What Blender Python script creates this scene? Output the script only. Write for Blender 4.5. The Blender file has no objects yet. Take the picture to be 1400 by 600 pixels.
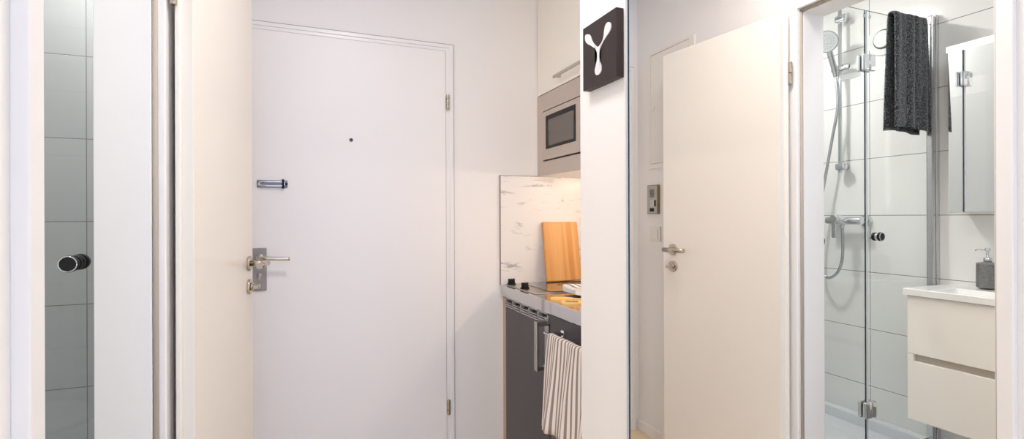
import bpy, bmesh, math, random
from mathutils import Vector, Matrix
random.seed(7)
SC = bpy.context.scene
COL = SC.collection
PI = math.pi

# ------------------------------------------------------------------ materials
def srgb(r, g, b):
    def f(c):
        c /= 255.0
        return c / 12.92 if c <= 0.04045 else ((c + 0.055) / 1.055) ** 2.4
    return (f(r), f(g), f(b), 1.0)

def newmat(name):
    m = bpy.data.materials.new(name); m.use_nodes = True
    nt = m.node_tree; nt.nodes.clear()
    out = nt.nodes.new('ShaderNodeOutputMaterial')
    return m, nt, out

def N(nt, t, **kw):
    n = nt.nodes.new(t)
    for k, v in kw.items():
        if k in n.inputs: n.inputs[k].default_value = v
        else: setattr(n, k, v)
    return n

def pbr(name, col, rough=0.5, metal=0.0, bump=0.0, bscale=60, var=0.0, vscale=3, spec=0.5, coat=0.0, aniso=None, sheen=0):
    m, nt, out = newmat(name)
    p = N(nt, 'ShaderNodeBsdfPrincipled')
    p.inputs['Base Color'].default_value = col
    p.inputs['Roughness'].default_value = rough
    p.inputs['Metallic'].default_value = metal
    p.inputs['Specular IOR Level'].default_value = spec
    p.inputs['Coat Weight'].default_value = coat
    p.inputs['Sheen Weight'].default_value = sheen
    tc = N(nt, 'ShaderNodeTexCoord')
    mp = N(nt, 'ShaderNodeMapping')
    if aniso: mp.inputs['Scale'].default_value = aniso
    nt.links.new(tc.outputs['Object'], mp.inputs['Vector'])
    if var > 0:
        n1 = N(nt, 'ShaderNodeTexNoise'); n1.inputs['Scale'].default_value = vscale; n1.inputs['Detail'].default_value = 4
        nt.links.new(mp.outputs[0], n1.inputs['Vector'])
        mr = N(nt, 'ShaderNodeMapRange')
        mr.inputs['To Min'].default_value = 1 - var; mr.inputs['To Max'].default_value = 1 + var
        nt.links.new(n1.outputs['Fac'], mr.inputs['Value'])
        vm = N(nt, 'ShaderNodeVectorMath', operation='SCALE'); vm.inputs[0].default_value = col[:3]
        nt.links.new(mr.outputs[0], vm.inputs['Scale']); nt.links.new(vm.outputs[0], p.inputs['Base Color'])
    if bump > 0:
        n2 = N(nt, 'ShaderNodeTexNoise'); n2.inputs['Scale'].default_value = bscale; n2.inputs['Detail'].default_value = 3
        nt.links.new(mp.outputs[0], n2.inputs['Vector'])
        b = N(nt, 'ShaderNodeBump'); b.inputs['Strength'].default_value = bump; b.inputs['Distance'].default_value = 0.002
        nt.links.new(n2.outputs['Fac'], b.inputs['Height']); nt.links.new(b.outputs[0], p.inputs['Normal'])
    nt.links.new(p.outputs[0], out.inputs['Surface'])
    return m

def emis(name, col, s):
    m, nt, out = newmat(name)
    e = N(nt, 'ShaderNodeEmission'); e.inputs['Color'].default_value = col; e.inputs['Strength'].default_value = s
    nt.links.new(e.outputs[0], out.inputs['Surface']); return m

def thin_glass(name, tint, refl0=0.04, gain=0.96):
    """clear pane: tinted see-through plus a mirror reflection that grows towards grazing angles"""
    m, nt, out = newmat(name)
    lw = N(nt, 'ShaderNodeLayerWeight'); lw.inputs['Blend'].default_value = 0.5
    pw = N(nt, 'ShaderNodeMath', operation='POWER'); pw.inputs[1].default_value = 5
    nt.links.new(lw.outputs['Facing'], pw.inputs[0])
    ma = N(nt, 'ShaderNodeMath', operation='MULTIPLY_ADD'); ma.inputs[1].default_value = gain; ma.inputs[2].default_value = refl0
    nt.links.new(pw.outputs[0], ma.inputs[0])
    tr = N(nt, 'ShaderNodeBsdfTransparent'); tr.inputs['Color'].default_value = tint
    gl = N(nt, 'ShaderNodeBsdfGlossy'); gl.inputs['Roughness'].default_value = 0.0
    mx = N(nt, 'ShaderNodeMixShader')
    nt.links.new(ma.outputs[0], mx.inputs[0]); nt.links.new(tr.outputs[0], mx.inputs[1]); nt.links.new(gl.outputs[0], mx.inputs[2])
    nt.links.new(mx.outputs[0], out.inputs['Surface']); return m

def tiles(name, col, joint, u_axis, u0, us, v0, vs, w=0.003, rough=0.12, v_axis=2):
    m, nt, out = newmat(name)
    g = N(nt, 'ShaderNodeNewGeometry'); sp = N(nt, 'ShaderNodeSeparateXYZ')
    nt.links.new(g.outputs['Position'], sp.inputs[0])
    def line(axis, o, s):
        a = N(nt, 'ShaderNodeMath', operation='SUBTRACT'); a.inputs[1].default_value = o - s * 40
        nt.links.new(sp.outputs[axis], a.inputs[0])
        b = N(nt, 'ShaderNodeMath', operation='PINGPONG'); b.inputs[1].default_value = s / 2
        nt.links.new(a.outputs[0], b.inputs[0])
        c = N(nt, 'ShaderNodeMath', operation='LESS_THAN'); c.inputs[1].default_value = w / 2
        nt.links.new(b.outputs[0], c.inputs[0]); return c
    c1 = line(u_axis, u0, us); c2 = line(v_axis, v0, vs)
    mxm = N(nt, 'ShaderNodeMath', operation='MAXIMUM')
    nt.links.new(c1.outputs[0], mxm.inputs[0]); nt.links.new(c2.outputs[0], mxm.inputs[1])
    mix = N(nt, 'ShaderNodeMix', data_type='RGBA')
    mix.inputs[6].default_value = col; mix.inputs[7].default_value = joint
    nt.links.new(mxm.outputs[0], mix.inputs[0])
    p = N(nt, 'ShaderNodeBsdfPrincipled')
    nt.links.new(mix.outputs[2], p.inputs['Base Color'])
    mr = N(nt, 'ShaderNodeMapRange'); mr.inputs['To Min'].default_value = rough; mr.inputs['To Max'].default_value = 0.8
    nt.links.new(mxm.outputs[0], mr.inputs['Value']); nt.links.new(mr.outputs[0], p.inputs['Roughness'])
    b = N(nt, 'ShaderNodeBump'); b.inputs['Strength'].default_value = 0.5; b.inputs['Distance'].default_value = 0.001; b.invert = True
    nt.links.new(mxm.outputs[0], b.inputs['Height']); nt.links.new(b.outputs[0], p.inputs['Normal'])
    nt.links.new(p.outputs[0], out.inputs['Surface']); return m

def marble(name):
    m, nt, out = newmat(name)
    g = N(nt, 'ShaderNodeNewGeometry')
    mp = N(nt, 'ShaderNodeMapping'); mp.inputs['Rotation'].default_value = (0, 0.28, 0); mp.inputs['Scale'].default_value = (2.2, 2.2, 8)
    nt.links.new(g.outputs['Position'], mp.inputs[0])
    n = N(nt, 'ShaderNodeTexNoise'); n.inputs['Scale'].default_value = 1.5; n.inputs['Detail'].default_value = 7; n.inputs['Roughness'].default_value = .62; n.inputs['Distortion'].default_value = .5
    nt.links.new(mp.outputs[0], n.inputs[0])
    # thin veins where the noise crosses one level, kept only in patches
    s = N(nt, 'ShaderNodeMath', operation='SUBTRACT'); s.inputs[1].default_value = 0.5; nt.links.new(n.outputs['Fac'], s.inputs[0])
    a = N(nt, 'ShaderNodeMath', operation='ABSOLUTE'); nt.links.new(s.outputs[0], a.inputs[0])
    r = N(nt, 'ShaderNodeMapRange'); r.inputs['From Min'].default_value = 0; r.inputs['From Max'].default_value = 0.035; r.inputs['To Min'].default_value = 1; r.inputs['To Max'].default_value = 0
    nt.links.new(a.outputs[0], r.inputs[0])
    n2 = N(nt, 'ShaderNodeTexNoise'); n2.inputs['Scale'].default_value = 3.2; n2.inputs['Detail'].default_value = 2; nt.links.new(mp.outputs[0], n2.inputs[0])
    r2 = N(nt, 'ShaderNodeMapRange'); r2.inputs['From Min'].default_value = .50; r2.inputs['From Max'].default_value = .70; nt.links.new(n2.outputs['Fac'], r2.inputs[0])
    mu = N(nt, 'ShaderNodeMath', operation='MULTIPLY'); nt.links.new(r.outputs[0], mu.inputs[0]); nt.links.new(r2.outputs[0], mu.inputs[1])
    mu2 = N(nt, 'ShaderNodeMath', operation='MULTIPLY'); mu2.inputs[1].default_value = .8; nt.links.new(mu.outputs[0], mu2.inputs[0])
    mix = N(nt, 'ShaderNodeMix', data_type='RGBA'); mix.inputs[6].default_value = srgb(238, 236, 236); mix.inputs[7].default_value = srgb(128, 130, 140)
    nt.links.new(mu2.outputs[0], mix.inputs[0])
    p = N(nt, 'ShaderNodeBsdfPrincipled'); p.inputs['Roughness'].default_value = .3
    nt.links.new(mix.outputs[2], p.inputs['Base Color']); nt.links.new(p.outputs[0], out.inputs['Surface']); return m

def wood(name, c1, c2, axis, strip, grain_axis_scale, rough=.4):
    """strips side by side along object axis `axis`, fine grain along the others"""
    m, nt, out = newmat(name)
    tc = N(nt, 'ShaderNodeTexCoord'); sp = N(nt, 'ShaderNodeSeparateXYZ'); nt.links.new(tc.outputs['Object'], sp.inputs[0])
    d = N(nt, 'ShaderNodeMath', operation='DIVIDE'); d.inputs[1].default_value = strip; nt.links.new(sp.outputs[axis], d.inputs[0])
    f = N(nt, 'ShaderNodeMath', operation='FLOOR'); nt.links.new(d.outputs[0], f.inputs[0])
    wn = N(nt, 'ShaderNodeTexWhiteNoise', noise_dimensions='1D'); nt.links.new(f.outputs[0], wn.inputs['W'])
    mp = N(nt, 'ShaderNodeMapping'); mp.inputs['Scale'].default_value = grain_axis_scale; nt.links.new(tc.outputs['Object'], mp.inputs[0])
    n = N(nt, 'ShaderNodeTexNoise'); n.inputs['Scale'].default_value = 1; n.inputs['Detail'].default_value = 5; nt.links.new(mp.outputs[0], n.inputs[0])
    ad = N(nt, 'ShaderNodeMath', operation='MULTIPLY_ADD'); ad.inputs[1].default_value = .55; nt.links.new(wn.outputs[0], ad.inputs[0])
    mm = N(nt, 'ShaderNodeMath', operation='MULTIPLY'); mm.inputs[1].default_value = .55; nt.links.new(n.outputs['Fac'], mm.inputs[0]); nt.links.new(mm.outputs[0], ad.inputs[2])
    mix = N(nt, 'ShaderNodeMix', data_type='RGBA'); mix.inputs[6].default_value = c1; mix.inputs[7].default_value = c2; nt.links.new(ad.outputs[0], mix.inputs[0])
    p = N(nt, 'ShaderNodeBsdfPrincipled'); p.inputs['Roughness'].default_value = rough
    nt.links.new(mix.outputs[2], p.inputs['Base Color']); nt.links.new(p.outputs[0], out.inputs['Surface']); return m

def stripes(name, ca, cb, period, duty=.45, use_axis=0):
    m, nt, out = newmat(name)
    uv = N(nt, 'ShaderNodeUVMap'); sp = N(nt, 'ShaderNodeSeparateXYZ'); nt.links.new(uv.outputs[0], sp.inputs[0])
    n = N(nt, 'ShaderNodeTexNoise'); n.inputs['Scale'].default_value = 400; nt.links.new(uv.outputs[0], n.inputs[0])
    d = N(nt, 'ShaderNodeMath', operation='DIVIDE'); d.inputs[1].default_value = period; nt.links.new(sp.outputs[use_axis], d.inputs[0])
    f = N(nt, 'ShaderNodeMath', operation='FRACT'); nt.links.new(d.outputs[0], f.inputs[0])
    pp = N(nt, 'ShaderNodeMapRange'); pp.interpolation_type = 'LINEAR'
    s = N(nt, 'ShaderNodeMath', operation='SUBTRACT'); s.inputs[1].default_value = .5; nt.links.new(f.outputs[0], s.inputs[0])
    a = N(nt, 'ShaderNodeMath', operation='ABSOLUTE'); nt.links.new(s.outputs[0], a.inputs[0])
    pp.inputs['From Min'].default_value = duty / 2 - .04; pp.inputs['From Max'].default_value = duty / 2 + .04
    nt.links.new(a.outputs[0], pp.inputs[0])
    mix = N(nt, 'ShaderNodeMix', data_type='RGBA'); mix.inputs[6].default_value = cb; mix.inputs[7].default_value = ca; nt.links.new(pp.outputs[0], mix.inputs[0])
    p = N(nt, 'ShaderNodeBsdfPrincipled'); p.inputs['Roughness'].default_value = .9
    b = N(nt, 'ShaderNodeBump'); b.inputs['Strength'].default_value = .3; b.inputs['Distance'].default_value = .001
    nt.links.new(n.outputs['Fac'], b.inputs['Height']); nt.links.new(b.outputs[0], p.inputs['Normal'])
    nt.links.new(mix.outputs[2], p.inputs['Base Color']); nt.links.new(p.outputs[0], out.inputs['Surface']); return m

def terry(name):
    m, nt, out = newmat(name)
    tc = N(nt, 'ShaderNodeTexCoord')
    v = N(nt, 'ShaderNodeTexNoise'); v.inputs['Scale'].default_value = 170; v.inputs['Detail'].default_value = 2; nt.links.new(tc.outputs['Object'], v.inputs[0])
    r = N(nt, 'ShaderNodeValToRGB'); r.color_ramp.elements[0].position = .46; r.color_ramp.elements[0].color = srgb(10, 10, 12)  # grey end of the ramp paints highlights of the pile into the colour
    r.color_ramp.elements[1].position = .78; r.color_ramp.elements[1].color = srgb(134, 138, 150); nt.links.new(v.outputs['Fac'], r.inputs[0])
    p = N(nt, 'ShaderNodeBsdfPrincipled'); p.inputs['Roughness'].default_value = 1; p.inputs['Sheen Weight'].default_value = .3
    b = N(nt, 'ShaderNodeBump'); b.inputs['Strength'].default_value = 1; b.inputs['Distance'].default_value = .004
    nt.links.new(v.outputs['Fac'], b.inputs['Height']); nt.links.new(b.outputs[0], p.inputs['Normal'])
    nt.links.new(r.outputs[0], p.inputs['Base Color']); nt.links.new(p.outputs[0], out.inputs['Surface']); return m

WALL = pbr('wall_paint', srgb(243, 241, 241), .6, bump=.06, bscale=180)
CEIL = pbr('ceiling_paint', srgb(243, 241, 239), .8)
DOORP = pbr('door_lacquer', srgb(244, 242, 242), .42, bump=.03, bscale=40)
BDOOR = pbr('bathroom_door_lacquer', srgb(243, 238, 231), .3, bump=.03, bscale=40)
FRAME = pbr('frame_lacquer', srgb(243, 242, 243), .3)
SEAL = pbr('grey_brown_rubber_seal', srgb(176, 166, 156), .6)
GAP = pbr('dark_shadow_gap', srgb(70, 62, 58), .8)
LINE2 = pbr('pale_gap_line', srgb(196, 190, 190), .8)
LINE = pbr('grey_shadow_line', srgb(150, 146, 146), .8)  # grey strip that paints the shadow line around the entrance frame
STEEL = pbr('brushed_stainless_steel', srgb(196, 190, 184), .28, 1.0, bump=.05, bscale=300, aniso=(1, 1, 8))
MICRO = pbr('warm_brushed_steel', srgb(208, 198, 190), .40, 1.0, bump=.04, bscale=200, aniso=(1, 1, 20))
NICKEL = pbr('satin_nickel', srgb(190, 180, 166), .22, 1.0)
CHROME = pbr('chrome', srgb(225, 228, 232), .05, 1.0)
RAILM = pbr('bright_satin_rail', srgb(226, 230, 232), .3, .85)
SATIN = pbr('satin_aluminium', srgb(206, 208, 210), .22, 1.0)
DARKST = pbr('grey_anodised_plate', srgb(158, 154, 150), .45, .45)
POLISH = pbr('polished_worktop_steel', srgb(206, 206, 208), .07, 1.0, bump=.02, bscale=6)
BLACKG = pbr('black_ceramic_glass', srgb(18, 18, 20), .03, coat=1.0)
BLACKP = pbr('black_plastic', srgb(14, 13, 13), .4, spec=.3)
RUBBER = pbr('black_rubber', srgb(12, 12, 14), .55)
DARKF = pbr('dark_grey_laminate', srgb(76, 72, 75), .42, bump=.03, bscale=300)
CREAM = pbr('cream_laminate', srgb(248, 243, 235), .45, bump=.03, bscale=90, aniso=(1, 1, .05))
VANI = pbr('vanity_foil', srgb(250, 246, 238), .4, bump=.05, bscale=240, aniso=(1, .05, 1))
BEIGE = pbr('beige_edge_board', srgb(196, 172, 150), .6)
VENTG = pbr('grille_grey', srgb(186, 184, 184), .4, .5)
HANDG = pbr('grey_metal_handle', srgb(172, 170, 170), .3, .9)
SIGNB = pbr('dark_brown_anodised', srgb(52, 42, 42), .5, .2, bump=.04, bscale=200)
SIGNW = pbr('white_acrylic', srgb(232, 228, 232), .25)
MARBLE = marble('white_marble_panel')
MIRROR = pbr('mirror_silver', (.97, .975, .965, 1), 0.0, 1.0)
MEDGE = pbr('mirror_dark_edge', srgb(38, 56, 70), .2)
VMIRR = pbr('cabinet_mirror_silver', (.93, .94, .94, 1), 0.0, 1.0)
GLASS = thin_glass('shower_glass', (.97, .983, .978, 1), refl0=.035)
GEDGE = pbr('green_glass_edge', srgb(40, 78, 72), .1)
WGLASS = thin_glass('window_glass', (.98, .985, .98, 1))
SEALC = pbr('clear_plastic_strip', srgb(205, 214, 222), .2)
CERAM = pbr('white_ceramic', srgb(245, 244, 242), .08, coat=.5)
TRAYM = pbr('white_acrylic_tray', srgb(228, 232, 236), .2)
LED = emis('led_white', (.96, .985, 1, 1), 4.5)
LEDW = emis('led_warm', (1, .74, .5, 1), 12)
LAMPW = emis('lamp_opal', (1, .93, .88, 1), 2.0)
BOARDM = wood('bamboo', srgb(236, 182, 116), srgb(200, 132, 66), 0, .016, (60, 60, 5))
SPOONM = wood('beech_wood', srgb(248, 208, 130), srgb(236, 186, 104), 1, .05, (8, 60, 60))
FLOORM = wood('light_oak_floor', srgb(236, 220, 190), srgb(216, 194, 156), 0, .13, (40, 3, 3), .35)
TEA = stripes('striped_linen', srgb(236, 229, 224), srgb(150, 137, 132), .0235, .42)
TEAF = stripes('striped_linen_grey', srgb(240, 238, 236), srgb(140, 138, 138), .018, .42)
TERRY = terry('black_terry')
STONE = pbr('ribbed_dark_grey_resin', srgb(118, 118, 118), .5, bump=.8, bscale=90, var=.45, vscale=90)
VENTW = pbr('pale_grey_plastic', srgb(226, 227, 227), .35)
PLAST = pbr('white_plastic', srgb(240, 236, 230), .3)
ALU = pbr('intercom_aluminium', srgb(188, 184, 176), .35, .8)
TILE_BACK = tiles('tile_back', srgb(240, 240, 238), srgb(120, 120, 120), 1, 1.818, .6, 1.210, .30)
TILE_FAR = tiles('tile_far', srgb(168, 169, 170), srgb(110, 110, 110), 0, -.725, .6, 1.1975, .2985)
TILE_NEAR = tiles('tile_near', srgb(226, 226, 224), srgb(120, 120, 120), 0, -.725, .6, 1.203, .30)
TILE_FLOOR = tiles('tile_floor', srgb(150, 150, 150), srgb(100, 100, 100), 0, -.7, .3, .1, .6, v_axis=1)

# ------------------------------------------------------------------ mesh helpers
def xf(bm, verts, M):
    if M is not None: bmesh.ops.transform(bm, matrix=M, verts=verts)

def box(bm, x0, x1, y0, y1, z0, z1, bev=0, seg=2, M=None, mi=0):
    x0, x1 = min(x0, x1), max(x0, x1); y0, y1 = min(y0, y1), max(y0, y1); z0, z1 = min(z0, z1), max(z0, z1)
    t = bmesh.new()
    r = bmesh.ops.create_cube(t, size=1)
    for v in t.verts:
        v.co = Vector(((x0 + x1) / 2 + v.co.x * (x1 - x0), (y0 + y1) / 2 + v.co.y * (y1 - y0), (z0 + z1) / 2 + v.co.z * (z1 - z0)))
    if bev: bmesh.ops.bevel(t, geom=t.edges[:] + t.verts[:], offset=min(bev, .49 * min(x1 - x0, y1 - y0, z1 - z0)), segments=seg, affect='EDGES', profile=.5)
    merge(bm, t, M, mi)

def merge(bm, t, M=None, mi=0):
    if M is not None: bmesh.ops.transform(t, matrix=M, verts=t.verts[:])
    mp = {}
    for v in t.verts: mp[v] = bm.verts.new(v.co)
    for f in t.faces:
        try:
            nf = bm.faces.new([mp[v] for v in f.verts]); nf.material_index = mi; nf.smooth = f.smooth
        except ValueError: pass
    t.free()

def cyl(bm, p0, p1, r, r2=None, seg=32, M=None, mi=0, bev=0):
    p0, p1 = Vector(p0), Vector(p1); d = p1 - p0
    t = bmesh.new()
    bmesh.ops.create_cone(t, cap_ends=True, segments=seg, radius1=r, radius2=r if r2 is None else r2, depth=d.length)
    if bev:
        es = [e for e in t.edges if len(e.link_faces) == 2 and any(len(f.verts) > 4 for f in e.link_faces)]
        bmesh.ops.bevel(t, geom=es, offset=bev, segments=3, affect='EDGES', profile=.5)
    for f in t.faces: f.smooth = len(f.verts) <= 4
    R = d.to_track_quat('Z', 'Y').to_matrix().to_4x4()
    R.translation = (p0 + p1) / 2
    bmesh.ops.transform(t, matrix=R, verts=t.verts[:])
    merge(bm, t, M, mi)

def catmull(pts, n=8, closed=False):
    P = [Vector(p) for p in pts]; out = []
    L = len(P)
    rng = range(L) if closed else range(L - 1)
    for i in rng:
        if closed: a, b, c, d = P[(i - 1) % L], P[i], P[(i + 1) % L], P[(i + 2) % L]
        else: a, b, c, d = P[max(i - 1, 0)], P[i], P[i + 1], P[min(i + 2, L - 1)]
        for k in range(n):
            t = k / n
            out.append(.5 * ((2 * b) + (c - a) * t + (2 * a - 5 * b + 4 * c - d) * t * t + (3 * b - a - 3 * c + d) * t ** 3))
    if not closed: out.append(P[-1])
    return out

def tube(bm, pts, r, seg=12, M=None, mi=0, rfun=None):
    P = [Vector(p) for p in pts]; t = bmesh.new(); rings = []
    up = None
    for i, p in enumerate(P):
        tg = (P[min(i + 1, len(P) - 1)] - P[max(i - 1, 0)]).normalized()
        if up is None: up = tg.orthogonal().normalized()
        up = (up - tg * up.dot(tg)).normalized(); sd = tg.cross(up)
        rr = rfun(i / (len(P) - 1)) if rfun else r
        rings.append([t.verts.new(p + (up * math.cos(2 * PI * k / seg) + sd * math.sin(2 * PI * k / seg)) * rr) for k in range(seg)])
    for a, b in zip(rings, rings[1:]):
        for k in range(seg):
            f = t.faces.new([a[k], a[(k + 1) % seg], b[(k + 1) % seg], b[k]]); f.smooth = True
    t.faces.new(rings[0][::-1]); t.faces.new(rings[-1])
    merge(bm, t, M, mi)

def lathe(bm, prof, c=(0, 0, 0), seg=40, M=None, mi=0, sx=1, sy=1):
    t = bmesh.new(); rings = []
    for r, z in prof:
        rings.append([t.verts.new((c[0] + math.cos(2 * PI * k / seg) * r * sx, c[1] + math.sin(2 * PI * k / seg) * r * sy, c[2] + z)) for k in range(seg)])
    for a, b in zip(rings, rings[1:]):
        for k in range(seg):
            f = t.faces.new([a[k], a[(k + 1) % seg], b[(k + 1) % seg], b[k]]); f.smooth = True
    t.faces.new(rings[0][::-1]); t.faces.new(rings[-1])
    merge(bm, t, M, mi)

def prism(bm, pts, axis, a0, a1, bev=0, seg=2, mi=0):
    """outline pts (2-D, in the two axes other than `axis`, in x,y,z order) extruded from a0 to a1"""
    t = bmesh.new()
    def P3(p, a):
        l = list(p); l.insert(axis, a); return l
    lo = [t.verts.new(P3(p, a0)) for p in pts]; hi = [t.verts.new(P3(p, a1)) for p in pts]
    t.faces.new(lo[::-1]); t.faces.new(hi); n = len(pts)
    for i in range(n): t.faces.new([lo[i], lo[(i + 1) % n], hi[(i + 1) % n], hi[i]])
    bmesh.ops.recalc_face_normals(t, faces=t.faces[:])
    if bev: bmesh.ops.bevel(t, geom=t.edges[:] + t.verts[:], offset=bev, segments=seg, affect='EDGES', profile=.5)
    bmesh.ops.triangulate(t, faces=[f for f in t.faces if len(f.verts) > 4])
    merge(bm, t, None, mi)

def arch(u0, u1, w, zt, wt):
    """outline of a doorway surround: outer width u0..u1, boards w wide, top zt, head board wt high"""
    return [(u0, 0), (u0 + w, 0), (u0 + w, zt - wt), (u1 - w, zt - wt), (u1 - w, 0), (u1, 0), (u1, zt), (u0, zt)]

def rootloc(o):
    while o.parent: o = o.parent
    return Vector(o.location)

def finish(name, bm, mats, parent=None, local=False):
    bmesh.ops.remove_doubles(bm, verts=bm.verts[:], dist=1e-6)
    bmesh.ops.recalc_face_normals(bm, faces=bm.faces[:])
    if parent is not None and not local:
        off = rootloc(parent)
        for v in bm.verts: v.co -= off
    me = bpy.data.meshes.new(name); bm.to_mesh(me); bm.free()
    for m in (mats if isinstance(mats, (list, tuple)) else [mats]): me.materials.append(m)
    o = bpy.data.objects.new(name, me); COL.objects.link(o)
    if parent is not None: o.parent = parent
    return o

def tag(o, label=None, cat=None, group=None, kind=None):
    if label: o['label'] = label
    if cat: o['category'] = cat
    if group: o['group'] = group
    if kind: o['kind'] = kind
    return o

def thing(name, loc, label, cat, group=None, rotz=0, kind=None):
    o = bpy.data.objects.new(name, None); COL.objects.link(o); o.empty_display_size = .05
    o.location = loc; o.rotation_euler = (0, 0, rotz)
    return tag(o, label, cat, group, kind)

def B(*boxes, bev=0):
    bm = bmesh.new()
    for b in boxes: box(bm, *b, bev=bev)
    return bm

def struct(name, bm, mat, label=None):
    o = finish(name, bm, mat); o['kind'] = 'structure'
    if label: o['label'] = label
    return o

# ------------------------------------------------------------------ key dimensions (metres)
H = 2.50            # ceiling
YF = 2.46           # corridor far wall
XL = -.315          # left wall face
XR = .752           # right wall face
XB = -1.32          # bathroom back wall
XI = -.413          # bathroom side of the left wall
YS = 2.31           # shower far wall
YC = -.25           # corridor mouth
YO0, YO1, ZO = .811, 1.42, 2.0   # bathroom doorway between casings

# ------------------------------------------------------------------ setting
struct('floor', B((-1.42, 2.3, -3.4, 2.56, -.05, 0)), FLOORM)
struct('ceiling', B((-1.42, 2.3, -3.4, 2.56, H, H + .05)), CEIL)
struct('floor_bathroom', B((XB, XI, .0, YS, 0, .008)), TILE_FLOOR)
struct('wall_left', B((XI, XL, YC, YO0 - .015, 0, H), (XI, XL, YO1 + .005, YF, 0, H), (XI, XL, YO0 - .015, YO1 + .005, ZO + .01, H)), WALL)
struct('wall_far', B((XI - .02, 1.65, YF, YF + .1, 0, H)), WALL)
struct('wall_right', B((XR, XR + .1, YC, 1.322, 0, H), (XR + .1, 1.55, 1.222, 1.322, 0, H)), WALL)
struct('wall_kitchen_back', B((1.55, 1.65, 1.222, YF, 0, H)), WALL)
struct('wall_bathroom_back', B((XB - .1, XB, -.1, YS + .15, 0, H)), TILE_BACK)
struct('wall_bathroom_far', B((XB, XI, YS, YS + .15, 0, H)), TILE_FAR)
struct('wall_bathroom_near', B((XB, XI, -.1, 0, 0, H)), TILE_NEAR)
# the room the corridor opens from
WX0, WX1, WZ0, WZ1 = -.75, 1.55, .55, 2.25
struct('wall_back', B((-1.42, WX0, -3.5, -3.4, 0, H), (WX1, 2.3, -3.5, -3.4, 0, H), (WX0, WX1, -3.5, -3.4, 0, WZ0), (WX0, WX1, -3.5, -3.4, WZ1, H)), WALL)
struct('wall_room_left', B((-1.52, -1.42, -3.5, -.1, 0, H), (-1.42, XI, YC, YC + .1, 0, H)), WALL)
struct('wall_room_right', B((2.3, 2.4, -3.5, YC, 0, H), (XR + .1, 2.3, YC, YC + .1, 0, H)), WALL)
w = thing('window_1', (.4, -3.45, WZ0), None, None, kind='structure')
bm = B((WX0, WX1, -3.47, -3.42, WZ0, WZ0 + .06), (WX0, WX1, -3.47, -3.42, WZ1 - .06, WZ1), (WX0, WX0 + .06, -3.47, -3.42, WZ0, WZ1), (WX1 - .06, WX1, -3.47, -3.42, WZ0, WZ1), (.37, .43, -3.47, -3.42, WZ0, WZ1))
finish('window_frame', bm, FRAME, w)
finish('window_pane', B((WX0 + .05, .38, -3.449, -3.444, WZ0 + .05, WZ1 - .05)), WGLASS, w)
finish('window_pane', B((.42, WX1 - .05, -3.449, -3.444, WZ0 + .05, WZ1 - .05)), WGLASS, w)

struct('baseboard_left', B((XL, XL + .013, YO1 + .073, YF - .003, 0, .055), bev=.002), FRAME)
struct('baseboard_far', B((.72, .925, YF - .012, YF, 0, .055), bev=.002), FRAME)
struct('baseboard_right', B((XR - .012, XR, 1.06, 1.322, 0, .055), bev=.002), FRAME)

# ------------------------------------------------------------------ entrance door
d1 = thing('door_1', (.2, YF, 0), 'closed white flat entrance door with spyhole and steel lever at the end of the corridor', None, kind='structure')
XA, XZ = -.285, .687
bm = bmesh.new()
prism(bm, arch(XA, XZ, .0395, 2.05, .034), 1, YF - .010, YF, .002)
prism(bm, arch(XA + .004, XZ - .004, .017, 2.046, .015), 1, YF - .015, YF - .009, .002)
finish('door_frame', bm, FRAME, d1)
bm = bmesh.new()
prism(bm, arch(XA - .003, XZ + .003, .0028, 2.0535, .0033), 1, YF - .004, YF - .0001)
finish('joint_shadow_line', bm, LINE, d1)
bm = bmesh.new()
prism(bm, arch(XA + .0392, XZ - .0392, .0028, 2.0163, .0022), 1, YF - .011, YF - .001)
finish('leaf_gap', bm, LINE2, d1)
leaf = finish('door_leaf', B((XA + .042, XZ - .042, YF - .014, YF - .001, .004, 2.0141), bev=.0015), DOORP, d1)
for z in (1.765, .287):
    bm = bmesh.new(); hx = XZ - .034
    cyl(bm, (hx, YF - .024, z - .035), (hx, YF - .024, z - .014), .008, bev=.001)
    cyl(bm, (hx, YF - .024, z - .012), (hx, YF - .024, z + .012), .008, bev=.001)
    cyl(bm, (hx, YF - .024, z + .014), (hx, YF - .024, z + .035), .008, bev=.001)
    cyl(bm, (hx, YF - .024, z - .037), (hx, YF - .024, z + .037), .005)
    box(bm, hx - .008, hx + .008, YF - .018, YF - .01, z - .03, z + .03)
    finish('hinge', bm, NICKEL, d1)
bm = bmesh.new(); cyl(bm, (.204, YF - .018, 1.56), (.204, YF - .013, 1.56), .0095, bev=.002); 
sp = finish('spyhole', bm, NICKEL, leaf)
bm = bmesh.new(); cyl(bm, (.204, YF - .0195, 1.56), (.204, YF - .017, 1.56), .0065); finish('lens', bm, BLACKG, leaf)
# lock plate with lever, cylinder
bm = B((-.203, -.144, YF - .022, YF - .013, .897, 1.08), bev=.003)
lp = finish('lock_plate', bm, DARKST, d1)
bm = bmesh.new()
cyl(bm, (-.170, YF - .034, 1.040), (-.170, YF - .021, 1.040), .015, bev=.003)
cyl(bm, (-.170, YF - .072, 1.040), (-.170, YF - .03, 1.040), .0095)
tube(bm, catmull([(-.170, YF - .068, 1.040), (-.155, YF - .073, 1.039), (-.12, YF - .074, 1.037), (-.052, YF - .074, 1.034)], 5), .0085, seg=14)
finish('lever_handle', bm, pbr('lever_steel', srgb(206, 202, 190), .2, 1.0), lp)
bm = bmesh.new(); cyl(bm, (-.172, YF - .029, .966), (-.172, YF - .02, .966), .0085); box(bm, -.176, -.168, YF - .029, YF - .02, .942, .966, .002)
cyl(bm, (-.172, YF - .032, .918), (-.172, YF - .02, .918), .005)
finish('lock_cylinder', bm, CHROME, lp)
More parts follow.
